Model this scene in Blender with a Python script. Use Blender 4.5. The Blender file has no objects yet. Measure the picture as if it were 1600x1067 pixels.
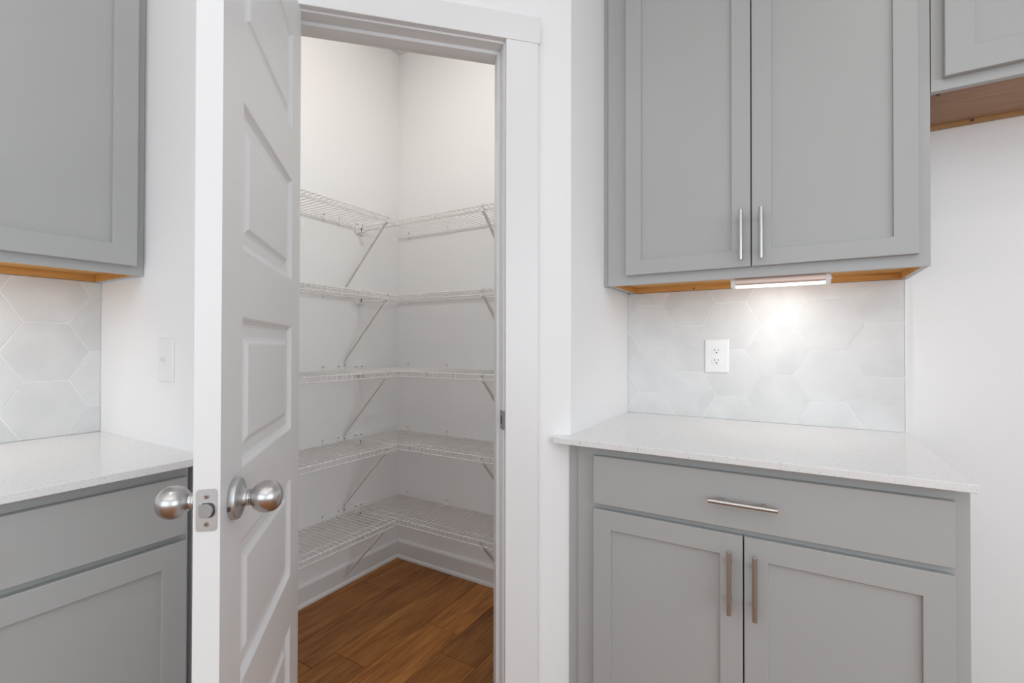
import bpy, bmesh, math, random
from mathutils import Vector, Matrix
random.seed(7)
C = bpy.context.scene.collection
sc = bpy.context.scene
PI = math.pi

# ------------------------------------------------------------------ camera
cam_d = bpy.data.cameras.new('camera')
cam = bpy.data.objects.new('camera', cam_d)
C.objects.link(cam)
sc.camera = cam
cam.matrix_world = (Matrix.Translation((1.93429, -1.97177, 1.19428)) @ Matrix.Rotation(math.radians(30.841), 4, 'Z')
                    @ Matrix.Rotation(math.radians(90.463), 4, 'X') @ Matrix.Rotation(math.radians(0.1126), 4, 'Z'))
cam_d.sensor_width = 36.0
cam_d.lens = 736.19 / 1600 * 36.0
cam_d.clip_start = 0.02

# ------------------------------------------------------------------ world, exposure
w = bpy.data.worlds.new('world')
sc.world = w
w.use_nodes = True
w.node_tree.nodes['Background'].inputs[0].default_value = (0.86, 0.93, 1.0, 1)
w.node_tree.nodes['Background'].inputs[1].default_value = 1.0
sc.view_settings.view_transform = 'Standard'
sc.view_settings.look = 'None'
sc.view_settings.gamma = 1
sc.view_settings.use_curve_mapping = False
sc.view_settings.exposure = 0.03
sc.cycles.use_denoising = True
sc.cycles.max_bounces = 8
sc.cycles.diffuse_bounces = 5
sc.cycles.glossy_bounces = 4
sc.cycles.sample_clamp_indirect = 6
sc.cycles.caustics_reflective = False
sc.cycles.caustics_refractive = False


def area(name, loc, rot, sx, sy, power, col=(1, 1, 1), shape='RECTANGLE'):
    l = bpy.data.lights.new(name, 'AREA')
    l.shape = shape
    l.size = sx
    if shape in ('RECTANGLE', 'ELLIPSE'):
        l.size_y = sy
    l.energy = power
    l.color = col
    o = bpy.data.objects.new(name, l)
    o.location = loc
    o.rotation_euler = rot
    C.objects.link(o)
    return o


# added daylight fill at two unseen window openings behind the camera
area('window_daylight', (2.5, -4.93, 1.5), (PI / 2, 0, 0), 3.2, 1.7, 29, (0.83, 0.93, 1.0))
area('window_daylight', (4.53, -2.4, 1.5), (PI / 2, 0, PI / 2), 2.4, 1.7, 30, (0.83, 0.93, 1.0))
# added broad overhead fill, no such lamp known in the kitchen
area('ceiling_panel_light', (2.2, -3.0, 2.80), (0, 0, 0), 2.4, 2.4, 14, (0.90, 0.96, 1.0))
CAN_W = 1.3
PANTRY_W = 5.4

# ------------------------------------------------------------------ materials


def mat(name, base, rough=0.5, metal=0.0, spec=0.5, coat=0.0):
    m = bpy.data.materials.new(name)
    m.use_nodes = True
    b = m.node_tree.nodes['Principled BSDF']
    b.inputs['Base Color'].default_value = (*base, 1)
    b.inputs['Roughness'].default_value = rough
    b.inputs['Metallic'].default_value = metal
    b.inputs['Specular IOR Level'].default_value = spec
    b.inputs['Coat Weight'].default_value = coat
    return m


def nd(m, t, **kw):
    n = m.node_tree.nodes.new(t)
    for k, v in kw.items():
        setattr(n, k, v)
    return n


def lk(m, a, b):
    m.node_tree.links.new(a, b)


def bsdf(m):
    return m.node_tree.nodes['Principled BSDF']


def bump_noise(m, scale, strength, dist=0.001, detail=3, stretch=None):
    tc = nd(m, 'ShaderNodeTexCoord')
    no = nd(m, 'ShaderNodeTexNoise')
    no.inputs['Scale'].default_value = scale
    no.inputs['Detail'].default_value = detail
    src = tc.outputs['Object']
    if stretch:
        mp = nd(m, 'ShaderNodeMapping')
        mp.inputs['Scale'].default_value = stretch
        lk(m, src, mp.inputs[0])
        src = mp.outputs[0]
    lk(m, src, no.inputs['Vector'])
    bu = nd(m, 'ShaderNodeBump')
    bu.inputs['Strength'].default_value = strength
    bu.inputs['Distance'].default_value = dist
    lk(m, no.outputs['Fac'], bu.inputs['Height'])
    lk(m, bu.outputs[0], bsdf(m).inputs['Normal'])
    return no


def ramp(m, fac, stops):
    r = nd(m, 'ShaderNodeValToRGB')
    e = r.color_ramp.elements
    e[0].position, e[0].color = stops[0][0], (*stops[0][1], 1)
    e[1].position, e[1].color = stops[-1][0], (*stops[-1][1], 1)
    for p, c in stops[1:-1]:
        x = e.new(p)
        x.color = (*c, 1)
    lk(m, fac, r.inputs[0])
    return r


M = {}
M['wall'] = mat('wall_paint', (0.875, 0.875, 0.88), 0.75, spec=0.25)
bump_noise(M['wall'], 180, 0.08, 0.0008)
M['pantry'] = mat('pantry_wall_paint', (0.78, 0.77, 0.755), 0.75, spec=0.25)
bump_noise(M['pantry'], 180, 0.08, 0.0008)
M['ceil'] = mat('ceiling_paint', (0.88, 0.88, 0.88), 0.9, spec=0.2)
bump_noise(M['ceil'], 60, 0.1, 0.001)
M['trim'] = mat('white_trim_paint', (0.80, 0.80, 0.805), 0.34, spec=0.5)
bump_noise(M['trim'], 35, 0.03, 0.0006)
M['door'] = mat('white_door_paint', (0.80, 0.805, 0.81), 0.36, spec=0.5)
bump_noise(M['door'], 30, 0.03, 0.0006)
M['cab'] = mat('grey_cabinet_paint', (0.43, 0.435, 0.43), 0.38, spec=0.5)
bump_noise(M['cab'], 90, 0.03, 0.0005)
M['wire'] = mat('white_vinyl_coated_wire', (0.82, 0.81, 0.80), 0.35)
bump_noise(M['wire'], 200, 0.02, 0.0002)
M['plastic'] = mat('white_plastic', (0.84, 0.84, 0.84), 0.3)
bump_noise(M['plastic'], 300, 0.02, 0.0002)
M['dark'] = mat('dark_slot', (0.03, 0.03, 0.03), 0.6)
bump_noise(M['dark'], 300, 0.02, 0.0002)
M['screw'] = mat('dark_screw_steel', (0.10, 0.10, 0.10), 0.45, metal=0.6)
bump_noise(M['screw'], 300, 0.05, 0.0002)
M['grout'] = mat('pale_grout', (0.93, 0.93, 0.93), 0.85)
bump_noise(M['grout'], 500, 0.2, 0.0005)

# brushed nickel
M['nickel'] = mat('brushed_nickel', (0.56, 0.55, 0.54), 0.31, metal=1.0)
bump_noise(M['nickel'], 40, 0.05, 0.0003, 2, (1, 1, 30))
bsdf(M['nickel']).inputs['Anisotropic'].default_value = 0.4
M['nickel2'] = mat('satin_nickel_plate', (0.60, 0.615, 0.62), 0.45, metal=1.0)
bump_noise(M['nickel2'], 40, 0.05, 0.0003, 2, (1, 1, 30))

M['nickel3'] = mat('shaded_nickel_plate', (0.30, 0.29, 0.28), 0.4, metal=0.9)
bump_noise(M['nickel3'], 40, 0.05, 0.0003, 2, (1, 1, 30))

# quartz: white with fine grey and clear speckles
m = M['quartz'] = mat('white_quartz', (0.8, 0.8, 0.8), 0.07, spec=0.5)
tc = nd(m, 'ShaderNodeTexCoord')
v = nd(m, 'ShaderNodeTexVoronoi')
v.inputs['Scale'].default_value = 300
lk(m, tc.outputs['Object'], v.inputs['Vector'])
n1 = nd(m, 'ShaderNodeTexNoise')
n1.inputs['Scale'].default_value = 260
n1.inputs['Detail'].default_value = 4
lk(m, tc.outputs['Object'], n1.inputs['Vector'])
r1 = ramp(m, v.outputs['Color'], [(0.0, (0.42, 0.415, 0.41)), (0.10, (0.80, 0.80, 0.80)), (1.0, (0.85, 0.85, 0.85))])
r2 = ramp(m, n1.outputs['Fac'], [(0.30, (0.82, 0.82, 0.82)), (0.42, (1, 1, 1)), (1.0, (1, 1, 1))])
mx = nd(m, 'ShaderNodeMixRGB', blend_type='MULTIPLY')
mx.inputs[0].default_value = 0.7
lk(m, r1.outputs[0], mx.inputs[1])
lk(m, r2.outputs[0], mx.inputs[2])
lk(m, mx.outputs[0], bsdf(m).inputs['Base Color'])

# tile: pale grey with soft cloudy streaks, slightly different from tile to tile
m = M['tile'] = mat('cloudy_grey_tile', (0.66, 0.66, 0.66), 0.42, spec=0.5)
tc = nd(m, 'ShaderNodeTexCoord')
oi = nd(m, 'ShaderNodeObjectInfo')
mul = nd(m, 'ShaderNodeVectorMath', operation='SCALE')
mul.inputs[3].default_value = 37.0
cmb = nd(m, 'ShaderNodeCombineXYZ')
for k in range(3):
    lk(m, oi.outputs['Random'], cmb.inputs[k])
lk(m, cmb.outputs[0], mul.inputs[0])
add = nd(m, 'ShaderNodeVectorMath', operation='ADD')
lk(m, tc.outputs['Object'], add.inputs[0])
lk(m, mul.outputs[0], add.inputs[1])
n1 = nd(m, 'ShaderNodeTexNoise')
n1.inputs['Scale'].default_value = 7
n1.inputs['Detail'].default_value = 6
n1.inputs['Distortion'].default_value = 0.6
lk(m, add.outputs[0], n1.inputs['Vector'])
r1 = ramp(m, n1.outputs['Fac'], [(0.28, (0.65, 0.653, 0.655)), (0.5, (0.71, 0.71, 0.71)), (0.75, (0.77, 0.77, 0.77))])
lk(m, r1.outputs[0], bsdf(m).inputs['Base Color'])

# plank floor: brown oak-look, grain along Y, tone differs per plank
m = M['floor'] = mat('brown_oak_plank', (0.2, 0.08, 0.03), 0.42, spec=0.35)
tc = nd(m, 'ShaderNodeTexCoord')
oi = nd(m, 'ShaderNodeObjectInfo')
cmb = nd(m, 'ShaderNodeCombineXYZ')
for k in range(3):
    lk(m, oi.outputs['Random'], cmb.inputs[k])
mul = nd(m, 'ShaderNodeVectorMath', operation='SCALE')
mul.inputs[3].default_value = 53.0
lk(m, cmb.outputs[0], mul.inputs[0])
add = nd(m, 'ShaderNodeVectorMath', operation='ADD')
lk(m, tc.outputs['Object'], add.inputs[0])
lk(m, mul.outputs[0], add.inputs[1])
mp = nd(m, 'ShaderNodeMapping')
mp.inputs['Scale'].default_value = (1, 0.09, 1)
lk(m, add.outputs[0], mp.inputs[0])
n1 = nd(m, 'ShaderNodeTexNoise')
n1.inputs['Scale'].default_value = 75
n1.inputs['Detail'].default_value = 6
n1.inputs['Roughness'].default_value = 0.65
lk(m, mp.outputs[0], n1.inputs['Vector'])
mp2 = nd(m, 'ShaderNodeMapping')
mp2.inputs['Scale'].default_value = (1, 0.16, 1)
lk(m, add.outputs[0], mp2.inputs[0])
n2 = nd(m, 'ShaderNodeTexNoise')
n2.inputs['Scale'].default_value = 13
n2.inputs['Detail'].default_value = 3
n2.inputs['Distortion'].default_value = 1.2
lk(m, mp2.outputs[0], n2.inputs['Vector'])
mxx = nd(m, 'ShaderNodeMixRGB')
mxx.inputs[0].default_value = 0.5
lk(m, n1.outputs['Fac'], mxx.inputs[1])
lk(m, n2.outputs['Fac'], mxx.inputs[2])
r1 = ramp(m, mxx.outputs[0], [(0.33, (0.165, 0.052, 0.010)), (0.5, (0.33, 0.125, 0.026)), (0.68, (0.47, 0.205, 0.052))])
hsv = nd(m, 'ShaderNodeHueSaturation')
mr = nd(m, 'ShaderNodeMapRange')
mr.inputs[3].default_value = 0.78
mr.inputs[4].default_value = 1.18
lk(m, oi.outputs['Random'], mr.inputs[0])
lk(m, mr.outputs[0], hsv.inputs['Value'])
lk(m, r1.outputs[0], hsv.inputs['Color'])
lk(m, hsv.outputs[0], bsdf(m).inputs['Base Color'])
bu = nd(m, 'ShaderNodeBump')
bu.inputs['Strength'].default_value = 0.15
bu.inputs['Distance'].default_value = 0.0006
lk(m, n1.outputs['Fac'], bu.inputs['Height'])
lk(m, bu.outputs[0], bsdf(m).inputs['Normal'])


def plywood(name, c1, c2, c3):
    m = mat(name, c2, 0.5, spec=0.3)
    tc = nd(m, 'ShaderNodeTexCoord')
    mp = nd(m, 'ShaderNodeMapping')
    mp.inputs['Scale'].default_value = (0.08, 1, 1)
    lk(m, tc.outputs['Object'], mp.inputs[0])
    n = nd(m, 'ShaderNodeTexNoise')
    n.inputs['Scale'].default_value = 90
    n.inputs['Detail'].default_value = 5
    lk(m, mp.outputs[0], n.inputs['Vector'])
    r = ramp(m, n.outputs['Fac'], [(0.3, c1), (0.5, c2), (0.7, c3)])
    lk(m, r.outputs[0], bsdf(m).inputs['Base Color'])
    return m


M['ply'] = plywood('orange_plywood', (0.50, 0.235, 0.062), (0.62, 0.32, 0.095), (0.68, 0.38, 0.13))
M['ply2'] = plywood('brown_plywood', (0.33, 0.19, 0.11), (0.38, 0.225, 0.135), (0.42, 0.26, 0.16))  # plywood of the unlit underside, its shade put into the colour
M['ply3'] = plywood('tan_plywood', (0.36, 0.19, 0.075), (0.43, 0.24, 0.10), (0.48, 0.28, 0.13))
M['alu'] = mat('copper_tinted_aluminium', (0.56, 0.42, 0.36), 0.32, metal=0.7)
bump_noise(M['alu'], 200, 0.03, 0.0002)
M['lens'] = mat('lamp_lens', (0.9, 0.9, 0.9), 0.4)
bsdf(M['lens']).inputs['Emission Color'].default_value = (1, 0.97, 0.93, 1)
bsdf(M['lens']).inputs['Emission Strength'].default_value = 1.2
M['can'] = mat('ceiling_lamp_lens', (0.9, 0.9, 0.9), 0.4)
bsdf(M['can']).inputs['Emission Color'].default_value = (1, 0.95, 0.88, 1)
bsdf(M['can']).inputs['Emission Strength'].default_value = 6
m = M['glass'] = mat('window_glass', (1, 1, 1), 0.02)
bsdf(m).inputs['Transmission Weight'].default_value = 1
bsdf(m).inputs['IOR'].default_value = 1.45


# ------------------------------------------------------------------ mesh helpers
def obj(name, bm, m, parent=None, smooth=False, mw=None):
    me = bpy.data.meshes.new(name)
    bmesh.ops.recalc_face_normals(bm, faces=bm.faces[:])
    bm.to_mesh(me)
    bm.free()
    me.materials.append(M[m] if isinstance(m, str) else m)
    if smooth:
        for p in me.polygons:
            p.use_smooth = True
        me.set_sharp_from_angle(angle=math.radians(35))
    o = bpy.data.objects.new(name, me)
    C.objects.link(o)
    if parent is not None:
        o.parent = parent
    if mw is not None:
        o.matrix_local = mw
    return o


def tag(o, label=None, cat=None, group=None, kind=None):
    if label:
        o['label'] = label
    if cat:
        o['category'] = cat
    if group:
        o['group'] = group
    if kind:
        o['kind'] = kind
    return o


def empty(name, loc=(0, 0, 0), rz=0, parent=None):
    o = bpy.data.objects.new(name, None)
    o.empty_display_size = 0.1
    o.location = loc
    o.rotation_euler = (0, 0, rz)
    C.objects.link(o)
    if parent is not None:
        o.parent = parent
    return o


def box(bm, x0, x1, y0, y1, z0, z1, bev=0.0):
    vs = [bm.verts.new(p) for p in ((x0, y0, z0), (x1, y0, z0), (x1, y1, z0), (x0, y1, z0),
                                    (x0, y0, z1), (x1, y0, z1), (x1, y1, z1), (x0, y1, z1))]
    fs = [bm.faces.new([vs[i] for i in f]) for f in
          ((0, 3, 2, 1), (4, 5, 6, 7), (0, 1, 5, 4), (1, 2, 6, 5), (2, 3, 7, 6), (3, 0, 4, 7))]
    if bev:
        es = list({e for f in fs for e in f.edges})
        bmesh.ops.bevel(bm, geom=es, offset=bev, segments=2, affect='EDGES', profile=0.5)
    return bm


def B(*a, bev=0.0):
    return box(bmesh.new(), *a, bev=bev)


def prism(bm, pts, z0, z1, bev=0.0):
    """plan polygon extruded in z"""
    lo = [bm.verts.new((x, y, z0)) for x, y in pts]
    hi = [bm.verts.new((x, y, z1)) for x, y in pts]
    n = len(pts)
    fs = [bm.faces.new(lo[::-1]), bm.faces.new(hi)]
    for i in range(n):
        fs.append(bm.faces.new((lo[i], lo[(i + 1) % n], hi[(i + 1) % n], hi[i])))
    if bev:
        es = list({e for f in fs for e in f.edges})
        bmesh.ops.bevel(bm, geom=es, offset=bev, segments=2, affect='EDGES', profile=0.5)
    return bm


def lathe(bm, prof, seg=40, mtx=None):
    """prof: (radius, height) along local z"""
    rings = []
    for r, h in prof:
        if r < 1e-6:
            rings.append([bm.verts.new((0, 0, h))])
        else:
            rings.append([bm.verts.new((r * math.cos(2 * PI * i / seg), r * math.sin(2 * PI * i / seg), h)) for i in range(seg)])
    nv = [v for r in rings for v in r]
    for a, b in zip(rings, rings[1:]):
        for i in range(seg):
            j = (i + 1) % seg
            if len(a) == 1 and len(b) == 1:
                continue
            if len(a) == 1:
                bm.faces.new((a[0], b[i], b[j]))
            elif len(b) == 1:
                bm.faces.new((a[i], a[j], b[0]))
            else:
                bm.faces.new((a[i], a[j], b[j], b[i]))
    if len(rings[0]) > 1:
        bm.faces.new(rings[0][::-1])
    if len(rings[-1]) > 1:
        bm.faces.new(rings[-1])
    if mtx is not None:
        bmesh.ops.transform(bm, matrix=mtx, verts=nv)
    return bm


def rod(bm, p, q, r, seg=8):
    p, q = Vector(p), Vector(q)
    d = q - p
    if d.length < 1e-6:
        return bm
    mt = Matrix.Translation(p) @ d.to_track_quat('Z', 'Y').to_matrix().to_4x4()
    return lathe(bm, [(r, 0), (r, d.length)], seg, mt)


def tube(bm, pts, r, seg=8):
    """bent rod through pts, mitred joints"""
    pts = [Vector(p) for p in pts]
    rings = []
    n = len(pts)
    ref = None
    for i, p in enumerate(pts):
        if i == 0:
            t = (pts[1] - p).normalized()
        elif i == n - 1:
            t = (p - pts[-2]).normalized()
        else:
            t = ((pts[i + 1] - p).normalized() + (p - pts[i - 1]).normalized()).normalized()
        if ref is None:
            ref = t.orthogonal().normalized()
        u = (ref - t * ref.dot(t)).normalized()
        ref = u
        v2 = t.cross(u)
        k = 1.0
        rings.append([bm.verts.new(p + (u * math.cos(2 * PI * j / seg) + v2 * math.sin(2 * PI * j / seg)) * r * k) for j in range(seg)])
    for a, b in zip(rings, rings[1:]):
        for j in range(seg):
            bm.faces.new((a[j], a[(j + 1) % seg], b[(j + 1) % seg], b[j]))
    bm.faces.new(rings[0][::-1])
    bm.faces.new(rings[-1])
    return bm


def loops(bm, rects, close_first=True, close_last=True):
    """rects: (x0,x1,z0,z1,y) nested rectangles joined by quads; local front is -y"""
    R = []
    for x0, x1, z0, z1, y in rects:
        R.append([bm.verts.new(p) for p in ((x0, y, z0), (x1, y, z0), (x1, y, z1), (x0, y, z1))])
    for a, b in zip(R, R[1:]):
        for i in range(4):
            bm.faces.new((a[i], a[(i + 1) % 4], b[(i + 1) % 4], b[i]))
    if close_first:
        bm.faces.new(R[0][::-1])
    if close_last:
        bm.faces.new(R[-1])
    return bm


# ------------------------------------------------------------------ plan
XR, YR, YL = 1.3334, 0.6045, 1.3442          # return wall plane, corner depth, left return plane
S = math.sqrt(0.5)
H = 2.85
LW = (XR - YR) / S * 1.0
P0 = Vector((XR, -YR))
P1 = Vector((XR - YR + 0.0 - (XR - YR) + 0.5937, -YL))


def wp(a, o, z=None):
    q = (P0.x - S * a + S * o, P0.y - S * a - S * o)
    return q if z is None else (q[0], q[1], z)


LEN = (YL - YR) / S
T = 0.115
O1, O2 = 0.199, 0.846       # rough opening along the door wall
JR, JL = 0.219, 0.829       # jamb faces
HEADZ = 2.113


def struct(name, bm, m, label, cat, parent=None):
    o = obj(name, bm, m, parent)
    tag(o, label, cat, kind='structure')
    return o


# floor slab with planks
fl = struct('floor', B(-0.12, 4.7, -5.1, 0.12, -0.1, -0.0125), 'dark', 'brown wood plank floor running into the pantry', 'floor')
pw = 0.1733
x0 = 0.0555 - pw
plank_mesh = {}
col = 0
x = x0
phase = {3: -0.743, 4: -0.407}
while x < 4.6:
    xa, xb = max(x, 0.0), min(x + pw, 4.6)
    ph = phase.get(col, -0.13 - random.random() * 1.1)
    cuts = [0.0]
    y = ph
    while y > 0:
        y -= 1.22
    while y > -5.0:
        if y < -0.05:
            cuts.append(y)
        y -= 1.22
    cuts.append(-5.0)
    for ya, yb in zip(cuts, cuts[1:]):
        if xb - xa < 0.01 or ya - yb < 0.03:
            continue
        g = 0.0008
        w_, l_ = xb - xa - 2 * g, ya - yb - 2 * g
        key = (round(w_, 4), round(l_, 4))
        if key not in plank_mesh:
            o = obj('plank', loops(bmesh.new(), [(-w_ / 2, w_ / 2, -l_ / 2, l_ / 2, 0.0122),
                                                 (-w_ / 2, w_ / 2, -l_ / 2, l_ / 2, 0.0008),
                                                 (-w_ / 2 + 0.0008, w_ / 2 - 0.0008, -l_ / 2 + 0.0008, l_ / 2 - 0.0008, 0)]), 'floor', fl)
            o.data.transform(Matrix.Rotation(-PI / 2, 4, 'X'))
            plank_mesh[key] = o.data
        else:
            o = bpy.data.objects.new('plank', plank_mesh[key])
            C.objects.link(o)
            o.parent = fl
        o.location = ((xa + xb) / 2, (ya + yb) / 2, 0)
    x += pw
    col += 1

struct('ceiling', B(-0.12, 4.72, -5.12, 0.12, H, H + 0.1), 'ceil', 'flat white ceiling', 'ceiling')


# left and back walls (pantry insides belong to them)
struct('wall_left', B(-0.12, 0, -5.12, 0.12, 0, H), 'wall', 'white wall behind the left cabinets and left pantry shelves', 'wall')
struct('wall_back', B(0, 4.72, 0, 0.12, 0, H), 'wall', 'white wall behind the right cabinets and right pantry shelves', 'wall')


def wall_open(name, axis, label):
    bm = bmesh.new()
    if axis == 'y':
        box(bm, 0, 0.9, -5.12, -5.0, 0, H)
        box(bm, 4.1, 4.6, -5.12, -5.0, 0, H)
        box(bm, 0.9, 4.1, -5.12, -5.0, 0, 0.65)
        box(bm, 0.9, 4.1, -5.12, -5.0, 2.35, H)
    else:
        box(bm, 4.6, 4.72, -5.12, -3.6, 0, H)
        box(bm, 4.6, 4.72, -1.2, 0, 0, H)
        box(bm, 4.6, 4.72, -3.6, -1.2, 0, 0.65)
        box(bm, 4.6, 4.72, -3.6, -1.2, 2.35, H)
    return struct(name, bm, 'wall', label, 'wall')


wall_open('wall_front', 'y', 'white wall with a wide window, behind the camera')
wall_open('wall_right', 'x', 'white wall with a window, right of the camera')
for n_, (ax, a0, a1) in enumerate((('y', 0.9, 4.1), ('x', -3.6, -1.2))):  # unseen windows, added as a source for the daylight
    bm = bmesh.new()

    def wb(a, b, z0, z1, d0=0.02, d1=0.08):
        if ax == 'y':
            box(bm, a, b, -5.12 + d0, -5.12 + d1, z0, z1)
        else:
            box(bm, 4.72 - d1, 4.72 - d0, a, b, z0, z1)
    wb(a0, a1, 0.65, 0.70)
    wb(a0, a1, 2.30, 2.35)
    k = 3 if ax == 'y' else 2
    for i in range(k + 1):
        c_ = a0 + 0.025 + (a1 - a0 - 0.05) * i / k
        wb(c_ - 0.025, c_ + 0.025, 0.70, 2.30)
    struct('window_%d' % (n_ + 1), bm, 'trim', 'white framed window in the %s wall' % ('front' if ax == 'y' else 'right'), 'window')

# pantry walls
IX = XR - T
ic = (IX, IX - (XR + YR) + T * math.sqrt(2))       # inner corner right:  x - y = XR+YR - T*sqrt2
ic = (IX, -(XR + YR - T * math.sqrt(2) - IX))
jc = ((XR + YR - T * math.sqrt(2)) - (YL - T), -(YL - T))
P1 = (XR + YR - YL, -YL)
struct('wall_pantry_right', prism(bmesh.new(), [(XR, 0), (IX, 0), ic, (P0.x, P0.y)], 0, H), 'wall',
       'short white return wall left of the right counter', 'wall')
struct('wall_pantry_left', prism(bmesh.new(), [(0, -YL), P1, jc, (0, -YL + T)], 0, H), 'wall',
       'short white return wall with the switch, right of the left counter', 'wall')
bm = bmesh.new()
prism(bm, [(P0.x, P0.y), ic, wp(O1, -T), wp(O1, 0)], 0, H)
prism(bm, [wp(O2, 0), wp(O2, -T), jc, P1], 0, H)
prism(bm, [wp(O1, 0), wp(O1, -T), wp(O2, -T), wp(O2, 0)], HEADZ + 0.02, H)
struct('wall_door', bm, 'wall', 'angled white wall around the pantry doorway', 'wall')

# ------------------------------------------------------------------ door frame (local: x along wall towards P0 side, -y to kitchen)
# wall frame: origin at P1, x axis towards P0, local -y = kitchen side
ang = math.atan2(P0.y - P1[1], P0.x - P1[0])
fr = empty('trim_1', (P1[0], P1[1], 0), ang)
tag(fr, 'white casing and jamb around the pantry doorway', 'door frame', kind='structure')


def L(a):            # along distance from P0 -> local x
    return LEN - a


# jamb boards
bm = B(L(JR), L(O1), 0.0, T, 0, HEADZ + 0.02, bev=0.0012)
obj('jamb', bm, 'trim', fr)
bm = B(L(O2), L(JL), 0.0, T, 0, HEADZ + 0.02, bev=0.0012)
obj('jamb', bm, 'trim', fr)
obj('head_jamb', B(L(JL), L(JR), 0.0, T, HEADZ, HEADZ + 0.02, bev=0.0012), 'trim', fr)
s0, s1 = 0.040, 0.078
obj('stop', B(L(JR) - 0.011, L(JR), s0, s1, 0, HEADZ, bev=0.0012), 'trim', fr)
obj('stop', B(L(JL), L(JL) + 0.011, s0, s1, 0, HEADZ, bev=0.0012), 'trim', fr)
obj('head_stop', B(L(JL) + 0.011, L(JR) - 0.011, s0, s1, HEADZ - 0.011, HEADZ, bev=0.0012), 'trim', fr)
cw0, cw1 = 0.113, 0.2145
obj('casing', B(L(cw1), L(cw0), -0.018, 0, 0, 2.119, bev=0.0018), 'trim', fr)
obj('casing', B(L(0.8335 + cw1 - cw0), L(0.833), -0.018, 0, 0, 2.119, bev=0.0018), 'trim', fr)
obj('head_casing', B(L(0.833 + cw1 - cw0 + 0.006), L(cw0 - 0.006), -0.0195, 0, 2.119, 2.199, bev=0.0018), 'trim', fr)
# strike plate on the right jamb with lip and hole
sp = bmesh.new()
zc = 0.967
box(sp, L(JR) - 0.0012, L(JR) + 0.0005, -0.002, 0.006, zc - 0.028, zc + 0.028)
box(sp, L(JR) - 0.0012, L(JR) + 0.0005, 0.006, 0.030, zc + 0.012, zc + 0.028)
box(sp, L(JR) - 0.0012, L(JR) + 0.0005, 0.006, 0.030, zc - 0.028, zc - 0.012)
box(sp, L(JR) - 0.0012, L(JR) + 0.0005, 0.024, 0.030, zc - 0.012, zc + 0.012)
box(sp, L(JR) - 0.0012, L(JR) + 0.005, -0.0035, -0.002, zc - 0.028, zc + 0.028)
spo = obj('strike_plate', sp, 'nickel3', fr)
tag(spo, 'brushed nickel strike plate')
obj('strike_hole', B(L(JR) - 0.0005, L(JR) + 0.0002, 0.0065, 0.0235, zc - 0.0115, zc + 0.0115), 'dark', spo)

# baseboards -------------------------------------------------------------
BBH, BBT = 0.100, 0.014


def bb_profile(shoe=True):
    p = [(0, 0.0), (0.022, 0.0), (0.022, 0.009), (0.0185, 0.0155), (BBT, 0.019), (BBT, BBH - 0.012), (BBT - 0.003, BBH - 0.006), (BBT - 0.008, BBH), (0, BBH)]
    return p


def baseboard(name, pts, label):
    """pts: list of plan points along the wall foot, room on the left side of travel; mitred"""
    prof = bb_profile()
    bm = bmesh.new()
    rings = []
    n = len(pts)
    V = [Vector(p) for p in pts]
    for i in range(n):
        if i == 0:
            d = (V[1] - V[0]).normalized()
            nn = Vector((-d.y, d.x)); k = 1
        elif i == n - 1:
            d = (V[-1] - V[-2]).normalized()
            nn = Vector((-d.y, d.x)); k = 1
        else:
            d1 = (V[i] - V[i - 1]).normalized(); d2 = (V[i + 1] - V[i]).normalized()
            n1_, n2_ = Vector((-d1.y, d1.x)), Vector((-d2.y, d2.x))
            nn = (n1_ + n2_).normalized(); k = 1 / nn.dot(n1_)
        rings.append([bm.verts.new((V[i].x + nn.x * k * o, V[i].y + nn.y * k * o, z)) for o, z in prof])
    m_ = len(prof)
    for a, b in zip(rings, rings[1:]):
        for j in range(m_):
            bm.faces.new((a[j], a[(j + 1) % m_], b[(j + 1) % m_], b[j]))
    bm.faces.new(rings[0]); bm.faces.new(rings[-1])
    return struct(name, bm, 'trim', label, 'baseboard')


e = 0.0
baseboard('baseboard_back', [(IX, 0), (0.0, 0), ], 'white baseboard along the right inner pantry wall')
baseboard('baseboard_left', [(0, 0), (0, -YL + T)], 'white baseboard along the left inner pantry wall')
baseboard('baseboard_pantry_right', [ic, (IX, 0)], 'white baseboard on the pantry side of the right return wall')
baseboard('baseboard_door', [wp(0.104, 0), (P0.x, P0.y)][::-1] if False else [wp(cw0, 0), wp(0.002, 0)], 'white baseboard right of the door casing')

# ------------------------------------------------------------------ passage door (open ~90 degrees)
DW, DT, DZ0, DZ1 = 0.5985, 0.036, 0.012, 2.108
hx, hy = wp(0.8265, 0.0)
t = math.radians(90.15)
# local x = from hinge to latch; local -y = pantry face ; local +y = kitchen face
dl = Vector((math.cos(t) * S + math.sin(t) * S, math.cos(t) * S - math.sin(t) * S))      # rotate closed direction (S,S) clockwise by t
dang = math.atan2(dl.y, dl.x)
door = empty('door_1', (hx, hy, 0), dang)
tag(door, 'white five-panel pantry door standing wide open', 'door', kind='structure')
# local +y after rotation: (-sin, cos) ; pantry face must face +along (right)
PZ = [(0.245, 0.490), (0.615, 0.860), (0.984, 1.242), (1.357, 1.612), (1.735, 1.983)]
PX0, PX1 = 0.099, 0.4975


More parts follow.
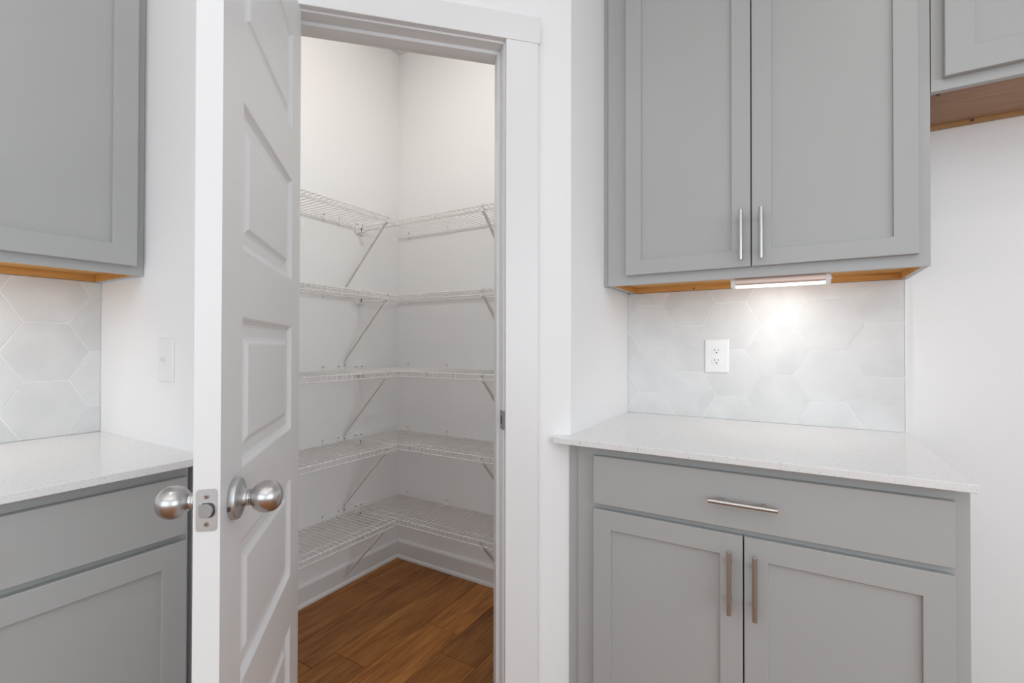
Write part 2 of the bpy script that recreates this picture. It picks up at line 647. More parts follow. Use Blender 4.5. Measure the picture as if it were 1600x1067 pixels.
def door_leaf():
    bm = bmesh.new()
    xs = [0, PX0, PX1, DW]
    zs = [DZ0] + [z for p in PZ for z in p] + [DZ1]
    for y, sgn in ((0.0, 1), (DT, -1)):
        V = {}
        for i, x in enumerate(xs):
            for j, z in enumerate(zs):
                V[i, j] = bm.verts.new((x, y, z))
        for i in range(3):
            for j in range(len(zs) - 1):
                if i == 1 and j % 2 == 1:
                    continue
                bm.faces.new((V[i, j], V[i + 1, j], V[i + 1, j + 1], V[i, j + 1]))
    bmesh.ops.remove_doubles(bm, verts=bm.verts[:], dist=1e-6)
    # rims: outer
    def quad(a, b, c, d):
        bm.faces.new([bm.verts.new(p) for p in (a, b, c, d)])
    zz0, zz1 = DZ0, DZ1
    quad((0, 0, zz0), (DW, 0, zz0), (DW, DT, zz0), (0, DT, zz0))
    quad((0, 0, zz1), (DW, 0, zz1), (DW, DT, zz1), (0, DT, zz1))
    for j in range(len(zs) - 1):
        quad((0, 0, zs[j]), (0, DT, zs[j]), (0, DT, zs[j + 1]), (0, 0, zs[j + 1]))
        quad((DW, 0, zs[j]), (DW, DT, zs[j]), (DW, DT, zs[j + 1]), (DW, 0, zs[j + 1]))
    for a, b in PZ:
        quad((PX0, 0, a), (PX1, 0, a), (PX1, DT, a), (PX0, DT, a))
        quad((PX0, 0, b), (PX1, 0, b), (PX1, DT, b), (PX0, DT, b))
        quad((PX0, 0, a), (PX0, DT, a), (PX0, DT, b), (PX0, 0, b))
        quad((PX1, 0, a), (PX1, DT, a), (PX1, DT, b), (PX1, 0, b))
    bmesh.ops.remove_doubles(bm, verts=bm.verts[:], dist=1e-6)
    return bm


leaf = obj('leaf', door_leaf(), 'door', door)
PROF = [(0.0, 0.0), (0.003, 0.0015), (0.006, 0.0045), (0.012, 0.0085), (0.016, 0.0095), (0.034, 0.0095), (0.040, 0.0075), (0.046, 0.0035), (0.050, 0.0030)]
for a, b in PZ:
    rs = [(PX0 + i, PX1 - i, a + i, b - i, d) for i, d in PROF]
    back = [(x0_, x1_, z0_, z1_, DT - d) for x0_, x1_, z0_, z1_, d in rs][::-1]
    bm = loops(bmesh.new(), rs, close_first=False, close_last=True)
    loops(bm, back, close_first=True, close_last=False)
    bmesh.ops.remove_doubles(bm, verts=bm.verts[:], dist=1e-7)
    po = obj('panel', bm, 'door', leaf)

# door hardware
KR, KZ = 0.5375, 0.945


def knob_side(sign, label):
    """sign=-1: pantry face (local y=DT)"""
    y = DT if sign < 0 else 0.0
    rot = Matrix.Rotation(-PI / 2 if sign < 0 else PI / 2, 4, 'X')
    mt = Matrix.Translation((KR, y, KZ)) @ rot
    prof = [(0.0, 0.0215), (0.0128, 0.0215), (0.0128, 0.0245), (0.0112, 0.0250), (0.0114, 0.0265), (0.0150, 0.0287), (0.0200, 0.0333), (0.0238, 0.0395),
            (0.0256, 0.0463), (0.0256, 0.0530), (0.0240, 0.0597), (0.0207, 0.0653), (0.0155, 0.0697), (0.0083, 0.0723), (0.0, 0.0732)]
    k = obj('knob', lathe(bmesh.new(), prof, 48, mt), 'nickel', door, smooth=True)
    tag(k, label)
    ros = [(0.0, 0.0), (0.0325, 0.0), (0.0330, 0.0010), (0.0330, 0.0075), (0.0318, 0.0098), (0.0290, 0.0112), (0.0250, 0.0118), (0.0190, 0.0130), (0.0150, 0.0155),
           (0.0126, 0.0185), (0.0124, 0.0208), (0.0132, 0.0222), (0.0, 0.0222)]
    r = obj('rosette', lathe(bmesh.new(), ros, 48, mt), 'nickel2', k, smooth=True)
    if sign < 0:
        bm = bmesh.new()
        rod(bm, (KR + 0.009, DT + 0.0185, KZ - 0.007), (KR + 0.0125, DT + 0.0185, KZ - 0.0095), 0.0016, 8)
        box(bm, KR + 0.0325, KR + 0.0333, DT + 0.001, DT + 0.0055, KZ - 0.011, KZ - 0.004)
        obj('release_slot', bm, 'screw', k)


knob_side(-1, 'brushed nickel knob on the pantry face of the door')
knob_side(1, 'brushed nickel knob on the kitchen face of the door')


def rounded(bm, cx_, cz_, hw, hh, r, x_a, x_b, seg=6):
    """rounded rectangle in local y-z plane, thickness x_a..x_b"""
    pts = []
    for (sx, sz, a0) in ((1, 1, 0), (-1, 1, 90), (-1, -1, 180), (1, -1, 270)):
        for k in range(seg + 1):
            a = math.radians(a0 + 90 * k / seg)
            pts.append((cx_ + sx * (hw - r) + r * math.cos(a), cz_ + sz * (hh - r) + r * math.sin(a)))
    A_ = [bm.verts.new((x_a, y, z)) for y, z in pts]
    B_ = [bm.verts.new((x_b, y, z)) for y, z in pts]
    bm.faces.new(A_[::-1]); bm.faces.new(B_)
    for i in range(len(pts)):
        j = (i + 1) % len(pts)
        bm.faces.new((A_[i], A_[j], B_[j], B_[i]))
    return bm


lp = obj('latch_plate', rounded(bmesh.new(), DT / 2, KZ + 0.003, 0.0140, 0.0310, 0.005, DW - 0.0006, DW + 0.0012), 'nickel2', door)
tag(lp, 'brushed nickel latch plate on the door edge')
obj('latch_recess', rounded(bmesh.new(), DT / 2 + 0.0006, KZ + 0.003, 0.0108, 0.0112, 0.0075, DW + 0.0010, DW + 0.0015), 'screw', lp)
# D-shaped, bevelled latch bolt
bm = bmesh.new()
pts = []
for k in range(13):
    a = -PI / 2 + PI * k / 12
    pts.append((DT / 2 + 0.001 + 0.0085 * math.cos(a) * 1.0, KZ + 0.003 + 0.0098 * math.sin(a)))
pts += [(DT / 2 - 0.0095, KZ + 0.003 + 0.0098), (DT / 2 - 0.0095, KZ + 0.003 - 0.0098)]
A_ = [bm.verts.new((DW + 0.001, y, z)) for y, z in pts]
B_ = [bm.verts.new((DW + 0.0025 + 0.0075 * max(0.0, (y - (DT / 2 - 0.0095)) / 0.019), y, z)) for y, z in pts]
bm.faces.new(A_[::-1]); bm.faces.new(B_)
for i in range(len(pts)):
    j = (i + 1) % len(pts)
    bm.faces.new((A_[i], A_[j], B_[j], B_[i]))
obj('latch_bolt', bm, 'nickel2', lp)
for dz in (0.0205, -0.0205):
    bm = bmesh.new()
    lathe(bm, [(0, 0), (0.0040, 0), (0.0034, 0.0008), (0.0, 0.0010)], 20, Matrix.Translation((DW + 0.0011, DT / 2, KZ + 0.003 + dz)) @ Matrix.Rotation(PI / 2, 4, 'Y'))
    so = obj('screw', bm, 'nickel', lp, smooth=True)
    bm = bmesh.new()
    box(bm, DW + 0.0015, DW + 0.00235, DT / 2 - 0.0022, DT / 2 + 0.0022, KZ + 0.003 + dz - 0.0005, KZ + 0.003 + dz + 0.0005)
    box(bm, DW + 0.0015, DW + 0.00236, DT / 2 - 0.0005, DT / 2 + 0.0005, KZ + 0.003 + dz - 0.0022, KZ + 0.003 + dz + 0.0022)
    obj('screw_slot', bm, 'screw', lp)
for hz in (0.25, 1.06, 1.87):
    bm = bmesh.new()
    rod(bm, (-0.002, -0.0065, hz - 0.045), (-0.002, -0.0065, hz + 0.045), 0.0055, 14)
    box(bm, -0.0013, 0, -0.003, DT - 0.006, hz - 0.044, hz + 0.044)
    obj('hinge', bm, 'nickel', door, smooth=True)

# ------------------------------------------------------------------ cabinets
def shaker(parent, x0, x1, z0, z1, y, stile=0.0535, rail=0.055, t=0.02, name='door', label=None):
    """frame with a hole + recessed panel; front face at local -y"""
    xi0, xi1, zi0, zi1 = x0 + stile, x1 - stile, z0 + rail, z1 - rail
    b = 0.0014
    yb = y + t
    bm = bmesh.new()
    loops(bm, [(xi0, xi1, zi0, zi1, yb), (x0, x1, z0, z1, yb), (x0, x1, z0, z1, y + b), (x0 + b, x1 - b, z0 + b, z1 - b, y),
               (xi0 - 0.001, xi1 + 0.001, zi0 - 0.001, zi1 + 0.001, y), (xi0, xi1, zi0, zi1, y + 0.001), (xi0, xi1, zi0, zi1, yb)], False, False)
    bmesh.ops.remove_doubles(bm, verts=bm.verts[:], dist=1e-7)
    d = obj(name, bm, 'cab', parent)
    obj('panel', B(xi0, xi1, y + 0.0085, y + 0.0155, zi0, zi1), 'cab', d)
    return d


def slab(parent, x0, x1, z0, z1, y, t=0.02):
    b = 0.0014
    bm = loops(bmesh.new(), [(x0, x1, z0, z1, y + t), (x0, x1, z0, z1, y + b), (x0 + b, x1 - b, z0 + b, z1 - b, y)])
    return obj('drawer', bm, 'cab', parent)


def pull(parent, x, z, y, length=0.160, vertical=True):
    bm = bmesh.new()
    r = 0.0060
    yc = y - 0.030
    hl = length / 2
    prof = [(r - 0.0008, -hl), (r, -hl + 0.0008), (r, hl - 0.0008), (r - 0.0008, hl)]
    mt = Matrix.Translation((x, yc, z))
    if not vertical:
        mt = mt @ Matrix.Rotation(PI / 2, 4, 'Y')
    lathe(bm, prof, 24, mt)
    for s_ in (-1, 1):
        off = s_ * 0.048
        p = (x, y, z + off) if vertical else (x + off, y, z)
        rod(bm, p, (p[0], yc, p[2]), 0.0045, 14)
    return obj('handle', bm, 'nickel', parent, smooth=True)


def frame_part(parent, x0, x1, z0, z1, y, t, stl, str_, rt, rb, mids=()):
    """face frame: stiles and rails, joined"""
    bm = bmesh.new()
    box(bm, x0, x0 + stl, y, y + t, z0, z1)
    box(bm, x1 - str_, x1, y, y + t, z0, z1)
    box(bm, x0 + stl, x1 - str_, y, y + t, z1 - rt, z1)
    box(bm, x0 + stl, x1 - str_, y, y + t, z0, z0 + rb)
    for z_, h_ in mids:
        box(bm, x0 + stl, x1 - str_, y, y + t, z_ - h_ / 2, z_ + h_ / 2)
    bmesh.ops.remove_doubles(bm, verts=bm.verts[:], dist=1e-7)
    return obj('face_frame', bm, 'cab', parent)


CT, CB = 0.914, 0.8955     # counter top / underside


def base_cabinet(name, loc, rz, x0, x1, dx0, dx1, filler, label):
    """x0,x1 cabinet sides; dx0,dx1 drawer ends; local wall plane y=0, front -y"""
    r = empty(name, loc, rz)
    tag(r, label, 'cabinet')
    bm = bmesh.new()
    box(bm, x0, x0 + 0.018, -0.60, -0.003, 0.10, CB)
    box(bm, x1 - 0.018, x1, -0.60, -0.003, 0.10, CB)
    box(bm, x0 + 0.018, x1 - 0.018, -0.60, -0.003, 0.10, 0.118)
    box(bm, x0 + 0.018, x1 - 0.018, -0.021, -0.003, 0.118, CB)
    box(bm, x0, x1, -0.54, -0.003, 0.0, 0.10)
    obj('body', bm, 'cab', r)
    frame_part(r, x0, x1, 0.10, CB, -0.62, 0.02, dx0 - x0 + 0.012, x1 - dx1 + 0.012, 0.042, 0.045, [(0.717, 0.040)])
    mid = (dx0 + dx1) / 2
    d = slab(r, dx0, dx1, 0.7255, 0.8665, -0.64)
    h = pull(d, mid - 0.001, 0.797, -0.64, 0.157, False)
    tag(h, 'brushed nickel bar pull, horizontal')
    da = shaker(r, dx0, mid - 0.0016, 0.13, 0.7095, -0.64)
    pull(da, mid - 0.0305, 0.596, -0.64, 0.158)
    db = shaker(r, mid + 0.0016, dx1, 0.13, 0.7095, -0.64)
    pull(db, mid + 0.0275, 0.596, -0.64, 0.158)
    if filler:
        obj('filler_strip', B(filler[0], filler[1], -0.612, -0.592, 0.0, CB), 'cab', r)
    return r


base_cabinet('base_cabinet', (0, 0, 0), 0, 1.3655, 2.2540, 1.4215, 2.2265, (1.3340, 1.3650),
             'grey shaker base cabinet under the right white counter, with three bar pulls')
# the left one: local x = world +Y, front = world +X
base_cabinet('base_cabinet', (0, -YL, 0), PI / 2, -0.960, -0.022, -0.925, -0.0325, None,
             'grey shaker base cabinet under the left white counter, behind the open door')
base_cabinet('base_cabinet', (0, -YL, 0), PI / 2, -1.80, -0.962, -1.777, -0.985, None,
             'next grey base cabinet further left under the left counter')


def upper_cabinet(name, loc, rz, x0, x1, z0, z1, dx, dz0, dz1, depth, plymat, label, handles=True, filler=None, stile=0.0545, rail=0.0515,
                  hz=1.537, bp=0.022, rec=0.0):
    r = empty(name, loc, rz)
    tag(r, label, 'cabinet')
    bm = bmesh.new()
    fd = depth
    flush = plymat == 'ply2'        # this one's plywood underside runs across the side panels' feet
    zs_ = z0 + bp if flush else z0
    sd = 0.0 if flush else 0.015
    box(bm, x0, x0 + 0.015, -fd, -0.003, zs_, z1)
    box(bm, x1 - 0.015, x1, -fd, -0.003, zs_, z1)
    box(bm, x0 + 0.015, x1 - 0.015, -fd, -0.003, z1 - 0.015, z1)
    obj('body', bm, 'cab', r)
    # bare plywood underside: recessed bottom panel, hanging rail at the wall, inner faces of the sides
    u = obj('bottom_panel', B(x0 + sd, x1 - sd, -fd, -0.022, z0 + bp - (0.0005 if flush else 0), z0 + bp + (0 if flush else 0.012)), plymat, r)
    tag(u, 'unpainted plywood underside')
    hr = obj('hanging_rail', B(x0 + sd, x1 - sd, -0.021, -0.003, z0 + 0.001, z0 + (bp if flush else 0.09)), 'ply3' if flush else 'ply', r)
    bm = bmesh.new()
    if not flush:
        box(bm, x0 + 0.0152, x0 + 0.0182, -fd + 0.001, -0.022, z0 + 0.0005, z0 + bp)
        box(bm, x1 - 0.0182, x1 - 0.0152, -fd + 0.001, -0.022, z0 + 0.0005, z0 + bp)
    box(bm, x0 + 0.0152, x1 - 0.0152, -fd + 0.0005, -fd + 0.003, z0 + 0.0005, z0 + bp)
    obj('inner_edging', bm, plymat, r)
    s1 = dx[0] - x0 + 0.012
    s2 = x1 - dx[-1] + 0.012
    frame_part(r, x0, x1, z0, z1, -fd - 0.02, 0.0195, s1, s2, 0.04, dz0 - z0 + 0.012)
    yf = -fd - 0.04
    n = len(dx) // 2
    ds = []
    for k in range(n):
        ds.append(shaker(r, dx[2 * k], dx[2 * k + 1], dz0, dz1, yf, stile, rail))
    if handles:
        pull(ds[0], dx[1] - 0.026, hz, yf, 0.157)
        pull(ds[1], dx[2] + 0.027, hz, yf, 0.157)
    if filler:
        obj('filler_strip', B(filler[0], filler[1], -fd - 0.012, -fd + 0.008, z0 - 0.002, z1), 'cab', r)
    return r


UC = upper_cabinet('upper_cabinet', (0, 0, 0), 0, 1.3525, 2.2520, 1.4110, 2.64, (1.4225, 1.8205, 1.8237, 2.2255), 1.4430, 2.61, 0.29, 'ply',
                   'grey two-door shaker upper cabinet above the tiled backsplash and outlet', filler=(1.3340, 1.3510), hz=1.5385)
UL = upper_cabinet('upper_cabinet', (0, -YL, 0), PI / 2, -0.910, -0.0015, 1.3940, 2.64, (-0.832, -0.4300, -0.4268, -0.0235), 1.4175, 2.61, 0.29, 'ply',
                   'grey shaker upper cabinet over the left counter', stile=0.0575, rail=0.0565, hz=1.52)
UF = upper_cabinet('upper_cabinet', (0, 0, 0), 0, 2.2540, 3.1680, 1.8770, 2.64, (2.2785, 2.7100, 2.7132, 3.1440), 1.9050, 2.61, 0.29, 'ply2',
                   'short grey upper cabinet at top right with bare brown wood underside', handles=False, stile=0.0585, rail=0.0650, bp=0.012)
# stray screws under the cabinets
bm = bmesh.new()
rod(bm, (2.278, -0.262, 1.8885), (2.278, -0.262, 1.884), 0.005, 10)
obj('screw', bm, 'screw', UF)
bm = bmesh.new()
rod(bm, (2.405, -0.021, 1.884), (2.405, -0.024, 1.884), 0.0035, 10)
obj('screw', bm, 'screw', UF)
bm = bmesh.new()
rod(bm, (1.60, -0.021, 1.418), (1.60, -0.024, 1.418), 0.003, 10)
obj('screw', bm, 'screw', UC)

# ------------------------------------------------------------------ counters
def counter(name, pts, label):
    o = obj(name, prism(bmesh.new(), pts, CB + 0.0003, CT, bev=0.0015), 'quartz')
    return tag(o, label, 'countertop')


lx = 1.3030
counter('countertop', [(XR + 0.0005, -0.0005), (XR + 0.0005, -YR + 0.001), (P0.x + 0.0005, P0.y - 0.0012), (lx, -(XR + YR - lx) - 0.001), (lx, -0.669),
                       (2.2490, -0.669), (2.2440, -0.0005)][:1] + [(XR + 0.0005, P0.y - 0.0012), (lx, -(XR + YR - lx) - 0.0014), (lx, -0.670), (2.2550, -0.670), (2.2550, -0.0005)],
        'white speckled quartz countertop on the right base cabinet')
ly = -1.3140
counter('countertop', [(0.0005, -YL - 0.0005), (0.0005, -3.14), (0.669, -3.14), (0.669, ly), (XR + YR + ly + 0.0014, ly), (P1[0] + 0.0010, -YL - 0.0005)],
        'white speckled quartz countertop left of the open door')

# ------------------------------------------------------------------ hexagon tiles
def clip(poly, axis, val, keep_less):
    out = []
    for i in range(len(poly)):
        a, b = poly[i], poly[(i + 1) % len(poly)]
        ia = (a[axis] <= val) if keep_less else (a[axis] >= val)
        ib = (b[axis] <= val) if keep_less else (b[axis] >= val)
        if ia:
            out.append(a)
        if ia != ib:
            t_ = (val - a[axis]) / (b[axis] - a[axis])
            out.append((a[0] + (b[0] - a[0]) * t_, a[1] + (b[1] - a[1]) * t_))
    return out


def backsplash(name, loc, rz, x0, x1, z0, z1, cx, cz, hx_, hz_, label, hole=None):
    r = obj(name, B(x0, x1, -0.0090, -0.0003, z0, z1), 'grout')
    r.location = loc
    r.rotation_euler = (0, 0, rz)
    tag(r, label, 'backsplash')
    g = 0.0012
    # flat-top hexagon: half width hx_, half height hz_, top edge half = hx_/2
    step = 1.5 * hx_
    for i in range(-8, 9):
        for j in range(-5, 6):
            X = cx + i * step
            Z = cz + j * 2 * hz_ + (hz_ if i % 2 else 0)
            a, b = hx_ - g * 1.155, hz_ - g
            poly = [(X - a, Z), (X - a / 2, Z - b), (X + a / 2, Z - b), (X + a, Z), (X + a / 2, Z + b), (X - a / 2, Z + b)]
            for ax, v_, kl in ((0, x0 + 0.0008, False), (0, x1 - 0.0008, True), (1, z0 + 0.0004, False), (1, z1 - 0.001, True)):
                poly = clip(poly, ax, v_, kl)
                if len(poly) < 3:
                    break
            if len(poly) < 3:
                continue
            cxm = sum(p[0] for p in poly) / len(poly)
            czm = sum(p[1] for p in poly) / len(poly)
            ar = abs(sum(poly[k][0] * poly[(k + 1) % len(poly)][1] - poly[(k + 1) % len(poly)][0] * poly[k][1] for k in range(len(poly)))) / 2
            if ar < 1.5e-4:
                continue
            bm = bmesh.new()
            R = []
            for y, ins in ((-0.0088, 0), (-0.0097, 0), (-0.0102, 0.0006)):
                ring = []
                for px, pz in poly:
                    dx_, dz_ = px - cxm, pz - czm
                    l_ = math.hypot(dx_, dz_) or 1
                    ring.append(bm.verts.new((dx_ * (1 - ins / l_), y, dz_ * (1 - ins / l_))))
                R.append(ring)
            n_ = len(poly)
            for p, q in zip(R, R[1:]):
                for k in range(n_):
                    bm.faces.new((p[k], p[(k + 1) % n_], q[(k + 1) % n_], q[k]))
            bm.faces.new(R[0][::-1]); bm.faces.new(R[-1])
            to = obj('tile', bm, 'tile', r)
            to.location = (cxm, -random.random() * 0.0007, czm)
    return r


bs = backsplash('tile_backsplash', (0, 0, 0), 0, XR + 0.0005, 2.2445, CT + 0.0003, 1.4105, 1.8845, 1.1805, 0.1018, 0.0888,
                'pale grey hexagon tile backsplash above the right counter')
obj('edge_trim', B(2.2445, 2.2477, -0.0125, -0.0003, CT + 0.0003, 1.4105), 'plastic', bs)
backsplash('tile_backsplash', (0, -YL, 0), PI / 2, -1.60, -0.0005, CT + 0.0005, 1.3935, -1.4740 + YL, 1.1710, 0.1005, 0.0875,
           'pale grey hexagon tile backsplash above the left counter')

# ------------------------------------------------------------------ outlet and switch
ou = empty('outlet', (1.681, -0.0102, 1.1545), 0)
tag(ou, 'white duplex wall outlet on the hexagon tiles', 'outlet')
w2, h2 = 0.0425, 0.0640
obj('cover_plate', loops(bmesh.new(), [(-w2, w2, -h2, h2, 0), (-w2, w2, -h2, h2, -0.003), (-w2 + 0.002, w2 - 0.002, -h2 + 0.002, h2 - 0.002, -0.0052),
                                       (-w2 + 0.005, w2 - 0.005, -h2 + 0.005, h2 - 0.005, -0.0062)]), 'plastic', ou)
for dz in (0.0195, -0.0195):
    bm = bmesh.new()
    pts = []
    for k in range(32):
        a = 2 * PI * k / 32
        px, pz = 0.0172 * math.cos(a), 0.0172 * math.sin(a)
        pz = max(-0.0142, min(0.0142, pz))
        pts.append((px, pz))
    A_ = [bm.verts.new((px, -0.006, dz + pz)) for px, pz in pts]
    B_ = [bm.verts.new((px, -0.0078, dz + pz)) for px, pz in pts]
    C_ = [bm.verts.new((px * 0.95, -0.0083, dz + pz * 0.95)) for px, pz in pts]
    bm.faces.new(A_[::-1]); bm.faces.new(C_)
    for P_, Q_ in ((A_, B_), (B_, C_)):
        for i in range(32):
            bm.faces.new((P_[i], P_[(i + 1) % 32], Q_[(i + 1) % 32], Q_[i]))
    f_ = obj('socket', bm, 'plastic', ou)
    bm = bmesh.new()
    box(bm, -0.0076, -0.0054, -0.0086, -0.008, dz + 0.0000, dz + 0.0085)
    box(bm, 0.0056, 0.0074, -0.0086, -0.008, dz + 0.0010, dz + 0.0080)
    lathe(bm, [(0, 0), (0.0026, 0), (0.0026, 0.0006), (0, 0.0006)], 14, Matrix.Translation((0, -0.008, dz - 0.0065)) @ Matrix.Rotation(PI / 2, 4, 'X'))
    obj('slots', bm, 'dark', f_)
bm = bmesh.new()
lathe(bm, [(0, 0), (0.003, 0), (0.0026, 0.0008), (0, 0.001)], 16, Matrix.Translation((0, -0.0060, 0)) @ Matrix.Rotation(PI / 2, 4, 'X'))
obj('screw', bm, 'plastic', ou)

sw = empty('light_switch', (0.4542, -YL, 1.1520), 0)
tag(sw, 'white toggle switch plate on the return wall behind the door', 'switch')
obj('cover_plate', loops(bmesh.new(), [(-0.042, 0.042, -0.0605, 0.0605, -0.0002), (-0.042, 0.042, -0.0605, 0.0605, -0.003), (-0.040, 0.040, -0.0585, 0.0585, -0.0052),
                                       (-0.037, 0.037, -0.0555, 0.0555, -0.0062)]), 'plastic', sw)
bm = bmesh.new()
box(bm, -0.0055, 0.0055, -0.0072, -0.006, -0.0125, 0.0125)
tg = obj('toggle_frame', bm, 'plastic', sw)
bm = box(bmesh.new(), -0.0038, 0.0038, -0.0190, -0.006, -0.0045, 0.0030, bev=0.0008)
bmesh.ops.rotate(bm, cent=(0, -0.006, 0), matrix=Matrix.Rotation(math.radians(-28), 3, 'X'), verts=bm.verts[:])
obj('toggle', bm, 'plastic', sw)
bm = bmesh.new()
for dz in (0.030, -0.030):
    lathe(bm, [(0, 0), (0.003, 0), (0.0026, 0.0008), (0, 0.001)], 16, Matrix.Translation((0, -0.0060, dz)) @ Matrix.Rotation(PI / 2, 4, 'X'))
    obj('screw', bm, 'plastic', sw)
    bm = bmesh.new()
bm.free()

# ------------------------------------------------------------------ under-cabinet light bar
# housing profile (y,z) extruded in x : front face vertical, chamfer, open at lens
def extr(pts, xa, xb):
    bm = bmesh.new()
    A_ = [bm.verts.new((xa, y, z)) for y, z in pts]
    B_ = [bm.verts.new((xb, y, z)) for y, z in pts]
    bm.faces.new(A_[::-1]); bm.faces.new(B_)
    for i in range(len(pts)):
        j = (i + 1) % len(pts)
        bm.faces.new((A_[i], A_[j], B_[j], B_[i]))
    return bm


hw = 0.137


def light_bar(loc, rz, power, label):
    lb = empty('light_bar', loc, rz)
    tag(lb, label, 'lamp')
    hp = [(-0.028, 0.0), (-0.028, -0.036), (-0.022, -0.041), (0.028, -0.041), (0.033, -0.030), (0.033, 0.0)]
    hs = obj('housing', extr(hp, -hw + 0.013, hw - 0.013), 'alu', lb)
    tag(hs, 'copper-tinted housing')
    lens_p = [(-0.0215, -0.0405), (-0.017, -0.0450), (0.022, -0.0465), (0.029, -0.0405)]
    le = obj('lens', extr(lens_p, -hw + 0.013, hw - 0.013), 'lens', lb)
    tag(le, 'glowing white diffuser strip')
    cp = [(-0.030, 0.0), (-0.030, -0.037), (-0.021, -0.046), (0.023, -0.048), (0.035, -0.032), (0.035, 0.0)]
    bl = area('light_bar_beam', (0, 0.007, -0.052), (math.radians(28), 0, 0), 0.11, 0.012, power, (1, 0.985, 0.96))
    bl.parent = lb
    obj('end_cap', extr(cp, -hw, -hw + 0.013), 'plastic', lb)
    obj('end_cap', extr(cp, hw - 0.013, hw), 'plastic', lb)
    bm = bmesh.new()
    lathe(bm, [(0, 0), (0.004, 0), (0.004, 0.004), (0, 0.0045)], 16, Matrix.Translation((hw, 0.0, -0.030)) @ Matrix.Rotation(PI / 2, 4, 'Y'))
    obj('switch_button', bm, 'plastic', lb)
    bm = bmesh.new()
    rod(bm, (hw + 0.004, 0.004, -0.0065), (hw + 0.010, 0.004, -0.0065), 0.003, 10)
    obj('cord_stub', bm, 'screw', lb)
    return lb


light_bar((1.8950, -0.245, 1.4325), 0, 0.58, 'slim lit light bar under the right upper cabinet')
light_bar((0.245, -1.835, 1.4155), PI / 2, 0.75, 'slim lit light bar under the left upper cabinet, past the left edge of the photo')

# ------------------------------------------------------------------ pantry wire shelves
WR = 0.0016     # deck wire radius
RR = 0.0026     # rail radius
DEP = 0.292     # front rail from wall
LIP = 0.026


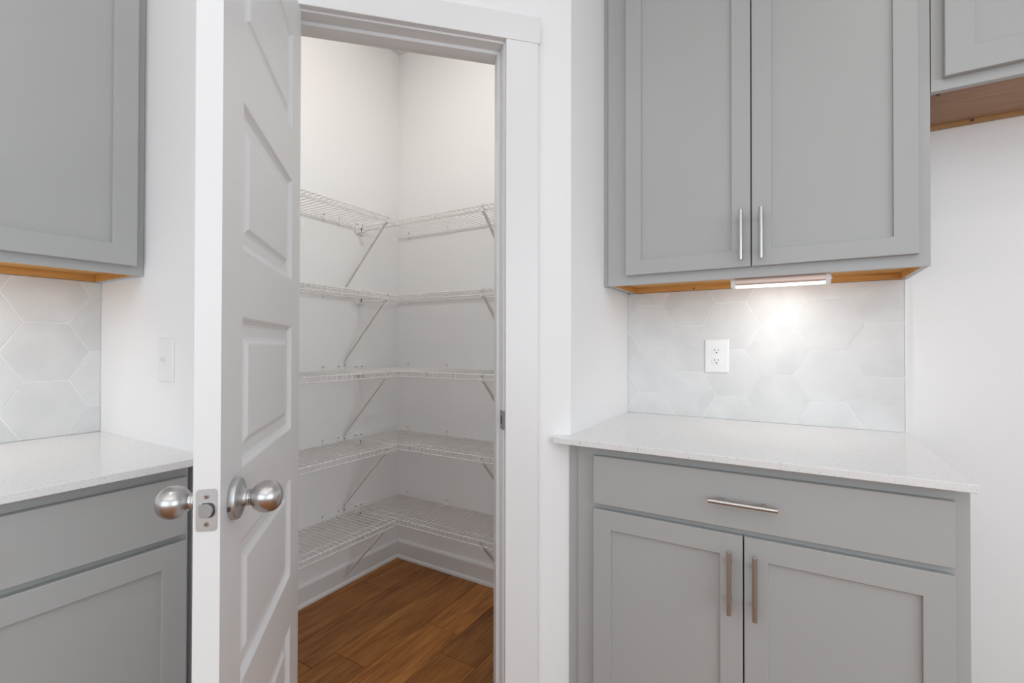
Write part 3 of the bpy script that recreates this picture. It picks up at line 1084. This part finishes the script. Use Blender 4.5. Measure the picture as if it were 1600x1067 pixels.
def wire_shelf(loc, rz, u0, u1, label, braces, clips, endclip=None, joint=None):
    """local: x along wall, wall at y=0, shelf sticks out to -y, z=0 deck level"""
    r = empty('wire_shelf', loc, rz)
    tag(r, label, 'shelf', 'white wire shelves on the pantry walls')
    obj('back_rail', rod(bmesh.new(), (u0, -0.008, -RR), (u1, -0.008, -RR), RR), 'wire', r, smooth=True)
    obj('middle_rail', rod(bmesh.new(), (u0, -DEP + 0.048, -RR - WR), (u1, -DEP + 0.048, -RR - WR), RR), 'wire', r, smooth=True)
    obj('front_rail', rod(bmesh.new(), (u0, -DEP, -RR), (u1, -DEP, -RR), RR), 'wire', r, smooth=True)
    obj('lip_rail', rod(bmesh.new(), (u0, -DEP, -LIP), (u1, -DEP, -LIP), RR), 'wire', r, smooth=True)
    bm = bmesh.new()
    n = int((u1 - u0 - 0.01) / 0.0256)
    o0 = (u1 - u0 - n * 0.0256) / 2
    for i in range(n + 1):
        x = u0 + o0 + i * 0.0256
        tube(bm, [(x, -0.006, WR * 0.6), (x, -DEP + 0.0, WR * 0.6), (x, -DEP - RR * 0.9, -RR), (x, -DEP - RR * 0.9, -LIP)], WR, 6)
    dw = obj('deck_wires', bm, 'wire', r, smooth=True)
    dw['kind'] = 'stuff'
    for bx in braces:
        # flat pressed-steel brace: hook on the lip, diagonal, bent foot with screw at the wall
        bm = bmesh.new()
        hw_ = 0.0068
        path = [(-DEP - 0.004, 0.003), (-DEP - 0.005, -LIP - 0.004), (-DEP + 0.014, -LIP - 0.012), (-0.012, -0.3120), (-0.0035, -0.330), (-0.0035, -0.352)]
        th = 0.0032
        Vt = []
        for k, (y, z) in enumerate(path):
            y0_, z0_ = path[max(0, k - 1)]
            y1_, z1_ = path[min(len(path) - 1, k + 1)]
            ty, tz = y1_ - y0_, z1_ - z0_
            l_ = math.hypot(ty, tz)
            ny, nz = -tz / l_ * th, ty / l_ * th
            Vt.append([bm.verts.new(p) for p in ((bx - hw_, y - ny, z - nz), (bx + hw_, y - ny, z - nz), (bx + hw_, y + ny, z + nz), (bx - hw_, y + ny, z + nz))])
        for a, b in zip(Vt, Vt[1:]):
            for k in range(4):
                bm.faces.new((a[k], a[(k + 1) % 4], b[(k + 1) % 4], b[k]))
        bm.faces.new(Vt[0][::-1]); bm.faces.new(Vt[-1])
        br = obj('brace', bm, 'wire', r)
        bm = lathe(bmesh.new(), [(0, 0), (0.0034, 0), (0.0026, 0.0016), (0, 0.0018)], 12, Matrix.Translation((bx, -0.0066, -0.343)) @ Matrix.Rotation(PI / 2, 4, 'X'))
        obj('screw', bm, 'screw', br)
        bm = rod(bmesh.new(), (bx, -DEP - 0.0075, -0.010), (bx, -DEP - 0.010, -0.010), 0.0038, 10)
        obj('hook_pin', bm, 'nickel', br)
    for cx_ in clips:
        bm = bmesh.new()
        box(bm, cx_ - 0.005, cx_ + 0.005, -0.0125, 0, -0.012, 0.006, bev=0.001)
        box(bm, cx_ - 0.0045, cx_ + 0.0045, -0.0045, 0, 0.005, 0.026, bev=0.001)
        cl = obj('wall_clip', bm, 'plastic', r)
        obj('screw', lathe(bmesh.new(), [(0, 0), (0.0033, 0), (0.0026, 0.0012), (0, 0.0014)], 12, Matrix.Translation((cx_, -0.0044, 0.0195)) @ Matrix.Rotation(PI / 2, 4, 'X')), 'screw', cl)
    if endclip is not None:
        # moulded end bracket holding the front rail where it meets the side wall
        bm = bmesh.new()
        ex, sgn = endclip
        box(bm, min(ex, ex + sgn * 0.040), max(ex, ex + sgn * 0.040), -DEP - 0.008, -DEP + 0.008, -LIP - 0.005, -0.0062, bev=0.0015)
        box(bm, min(ex, ex + sgn * 0.006), max(ex, ex + sgn * 0.006), -DEP - 0.017, -DEP + 0.040, -LIP - 0.008, 0.022, bev=0.0015)
        eb = obj('end_bracket', bm, 'plastic', r)
        for k, (yy, zz) in enumerate(((-DEP - 0.010, 0.014), (-DEP + 0.024, 0.014))):
            obj('screw', lathe(bmesh.new(), [(0, 0), (0.0034, 0), (0.0026, 0.0014), (0, 0.0016)], 12,
                               Matrix.Translation((ex + sgn * 0.0058, yy, zz)) @ Matrix.Rotation(sgn * PI / 2, 4, 'Y')), 'screw', eb)
        obj('rail_slot', B(min(ex + sgn * 0.034, ex + sgn * 0.0405), max(ex + sgn * 0.034, ex + sgn * 0.0405), -DEP - 0.0086, -DEP - 0.0076, -LIP + 0.001, -0.007), 'screw', eb)
    return r


LEVELS = [1.802, 1.438, 1.069, 0.716, 0.354]
RANK = ['topmost', 'second from the top', 'middle one', 'second from the bottom', 'lowest']
for z, rk in zip(LEVELS, RANK):
    # left wall: local x -> world +Y ; local -y -> world +X (rz=+90)
    wire_shelf((0, 0, z), PI / 2, -YL + T + 0.004, -DEP - 0.021, 'white wire shelf on the left pantry wall, %s of five' % rk,
               [-0.374, -0.93], [-0.500, -0.408, -0.75, -1.05])
    # back wall: local x = world X
    wire_shelf((0, 0, z), 0, 0.006, IX - 0.004, 'white wire shelf on the right pantry wall, %s of five' % rk,
               [0.785], [0.082, 0.357, 0.66, 0.95], endclip=(0.0, 1))

# ------------------------------------------------------------------ ceiling lamps


def can(x, y, power, label, r=0.075):
    o = empty('ceiling_light', (x, y, H), 0)
    tag(o, label, 'lamp')
    obj('trim_ring', lathe(bmesh.new(), [(r + 0.02, 0), (r + 0.018, -0.004), (r, -0.006), (r, 0)], 32), 'plastic', o, smooth=True)
    obj('lens', lathe(bmesh.new(), [(0, -0.001), (r, -0.001), (r, -0.003), (0, -0.003)], 32), 'can', o)
    l = area('ceiling_light_beam', (x, y, H - 0.012), (0, 0, 0), 2 * r, 2 * r, power, (1.0, 0.95, 0.88), 'DISK')
    return o


for i, (x, y) in enumerate(((1.05, -2.0), (2.6, -3.0), (2.3, -1.4), (1.1, -4.2), (2.6, -4.2), (3.8, -1.4))):  # first lamp inferred from cabinet glare, the others added unseen for light
    can(x, y, CAN_W, ['recessed ceiling light near the left counter', 'recessed ceiling light behind the camera', 'recessed ceiling light above the camera',
                      'recessed ceiling light at the far left of the kitchen', 'recessed ceiling light at the far right of the kitchen',
                      'recessed ceiling light beside the right window'][i])
can(0.76, -0.78, PANTRY_W, 'small ceiling light inside the pantry', 0.045)
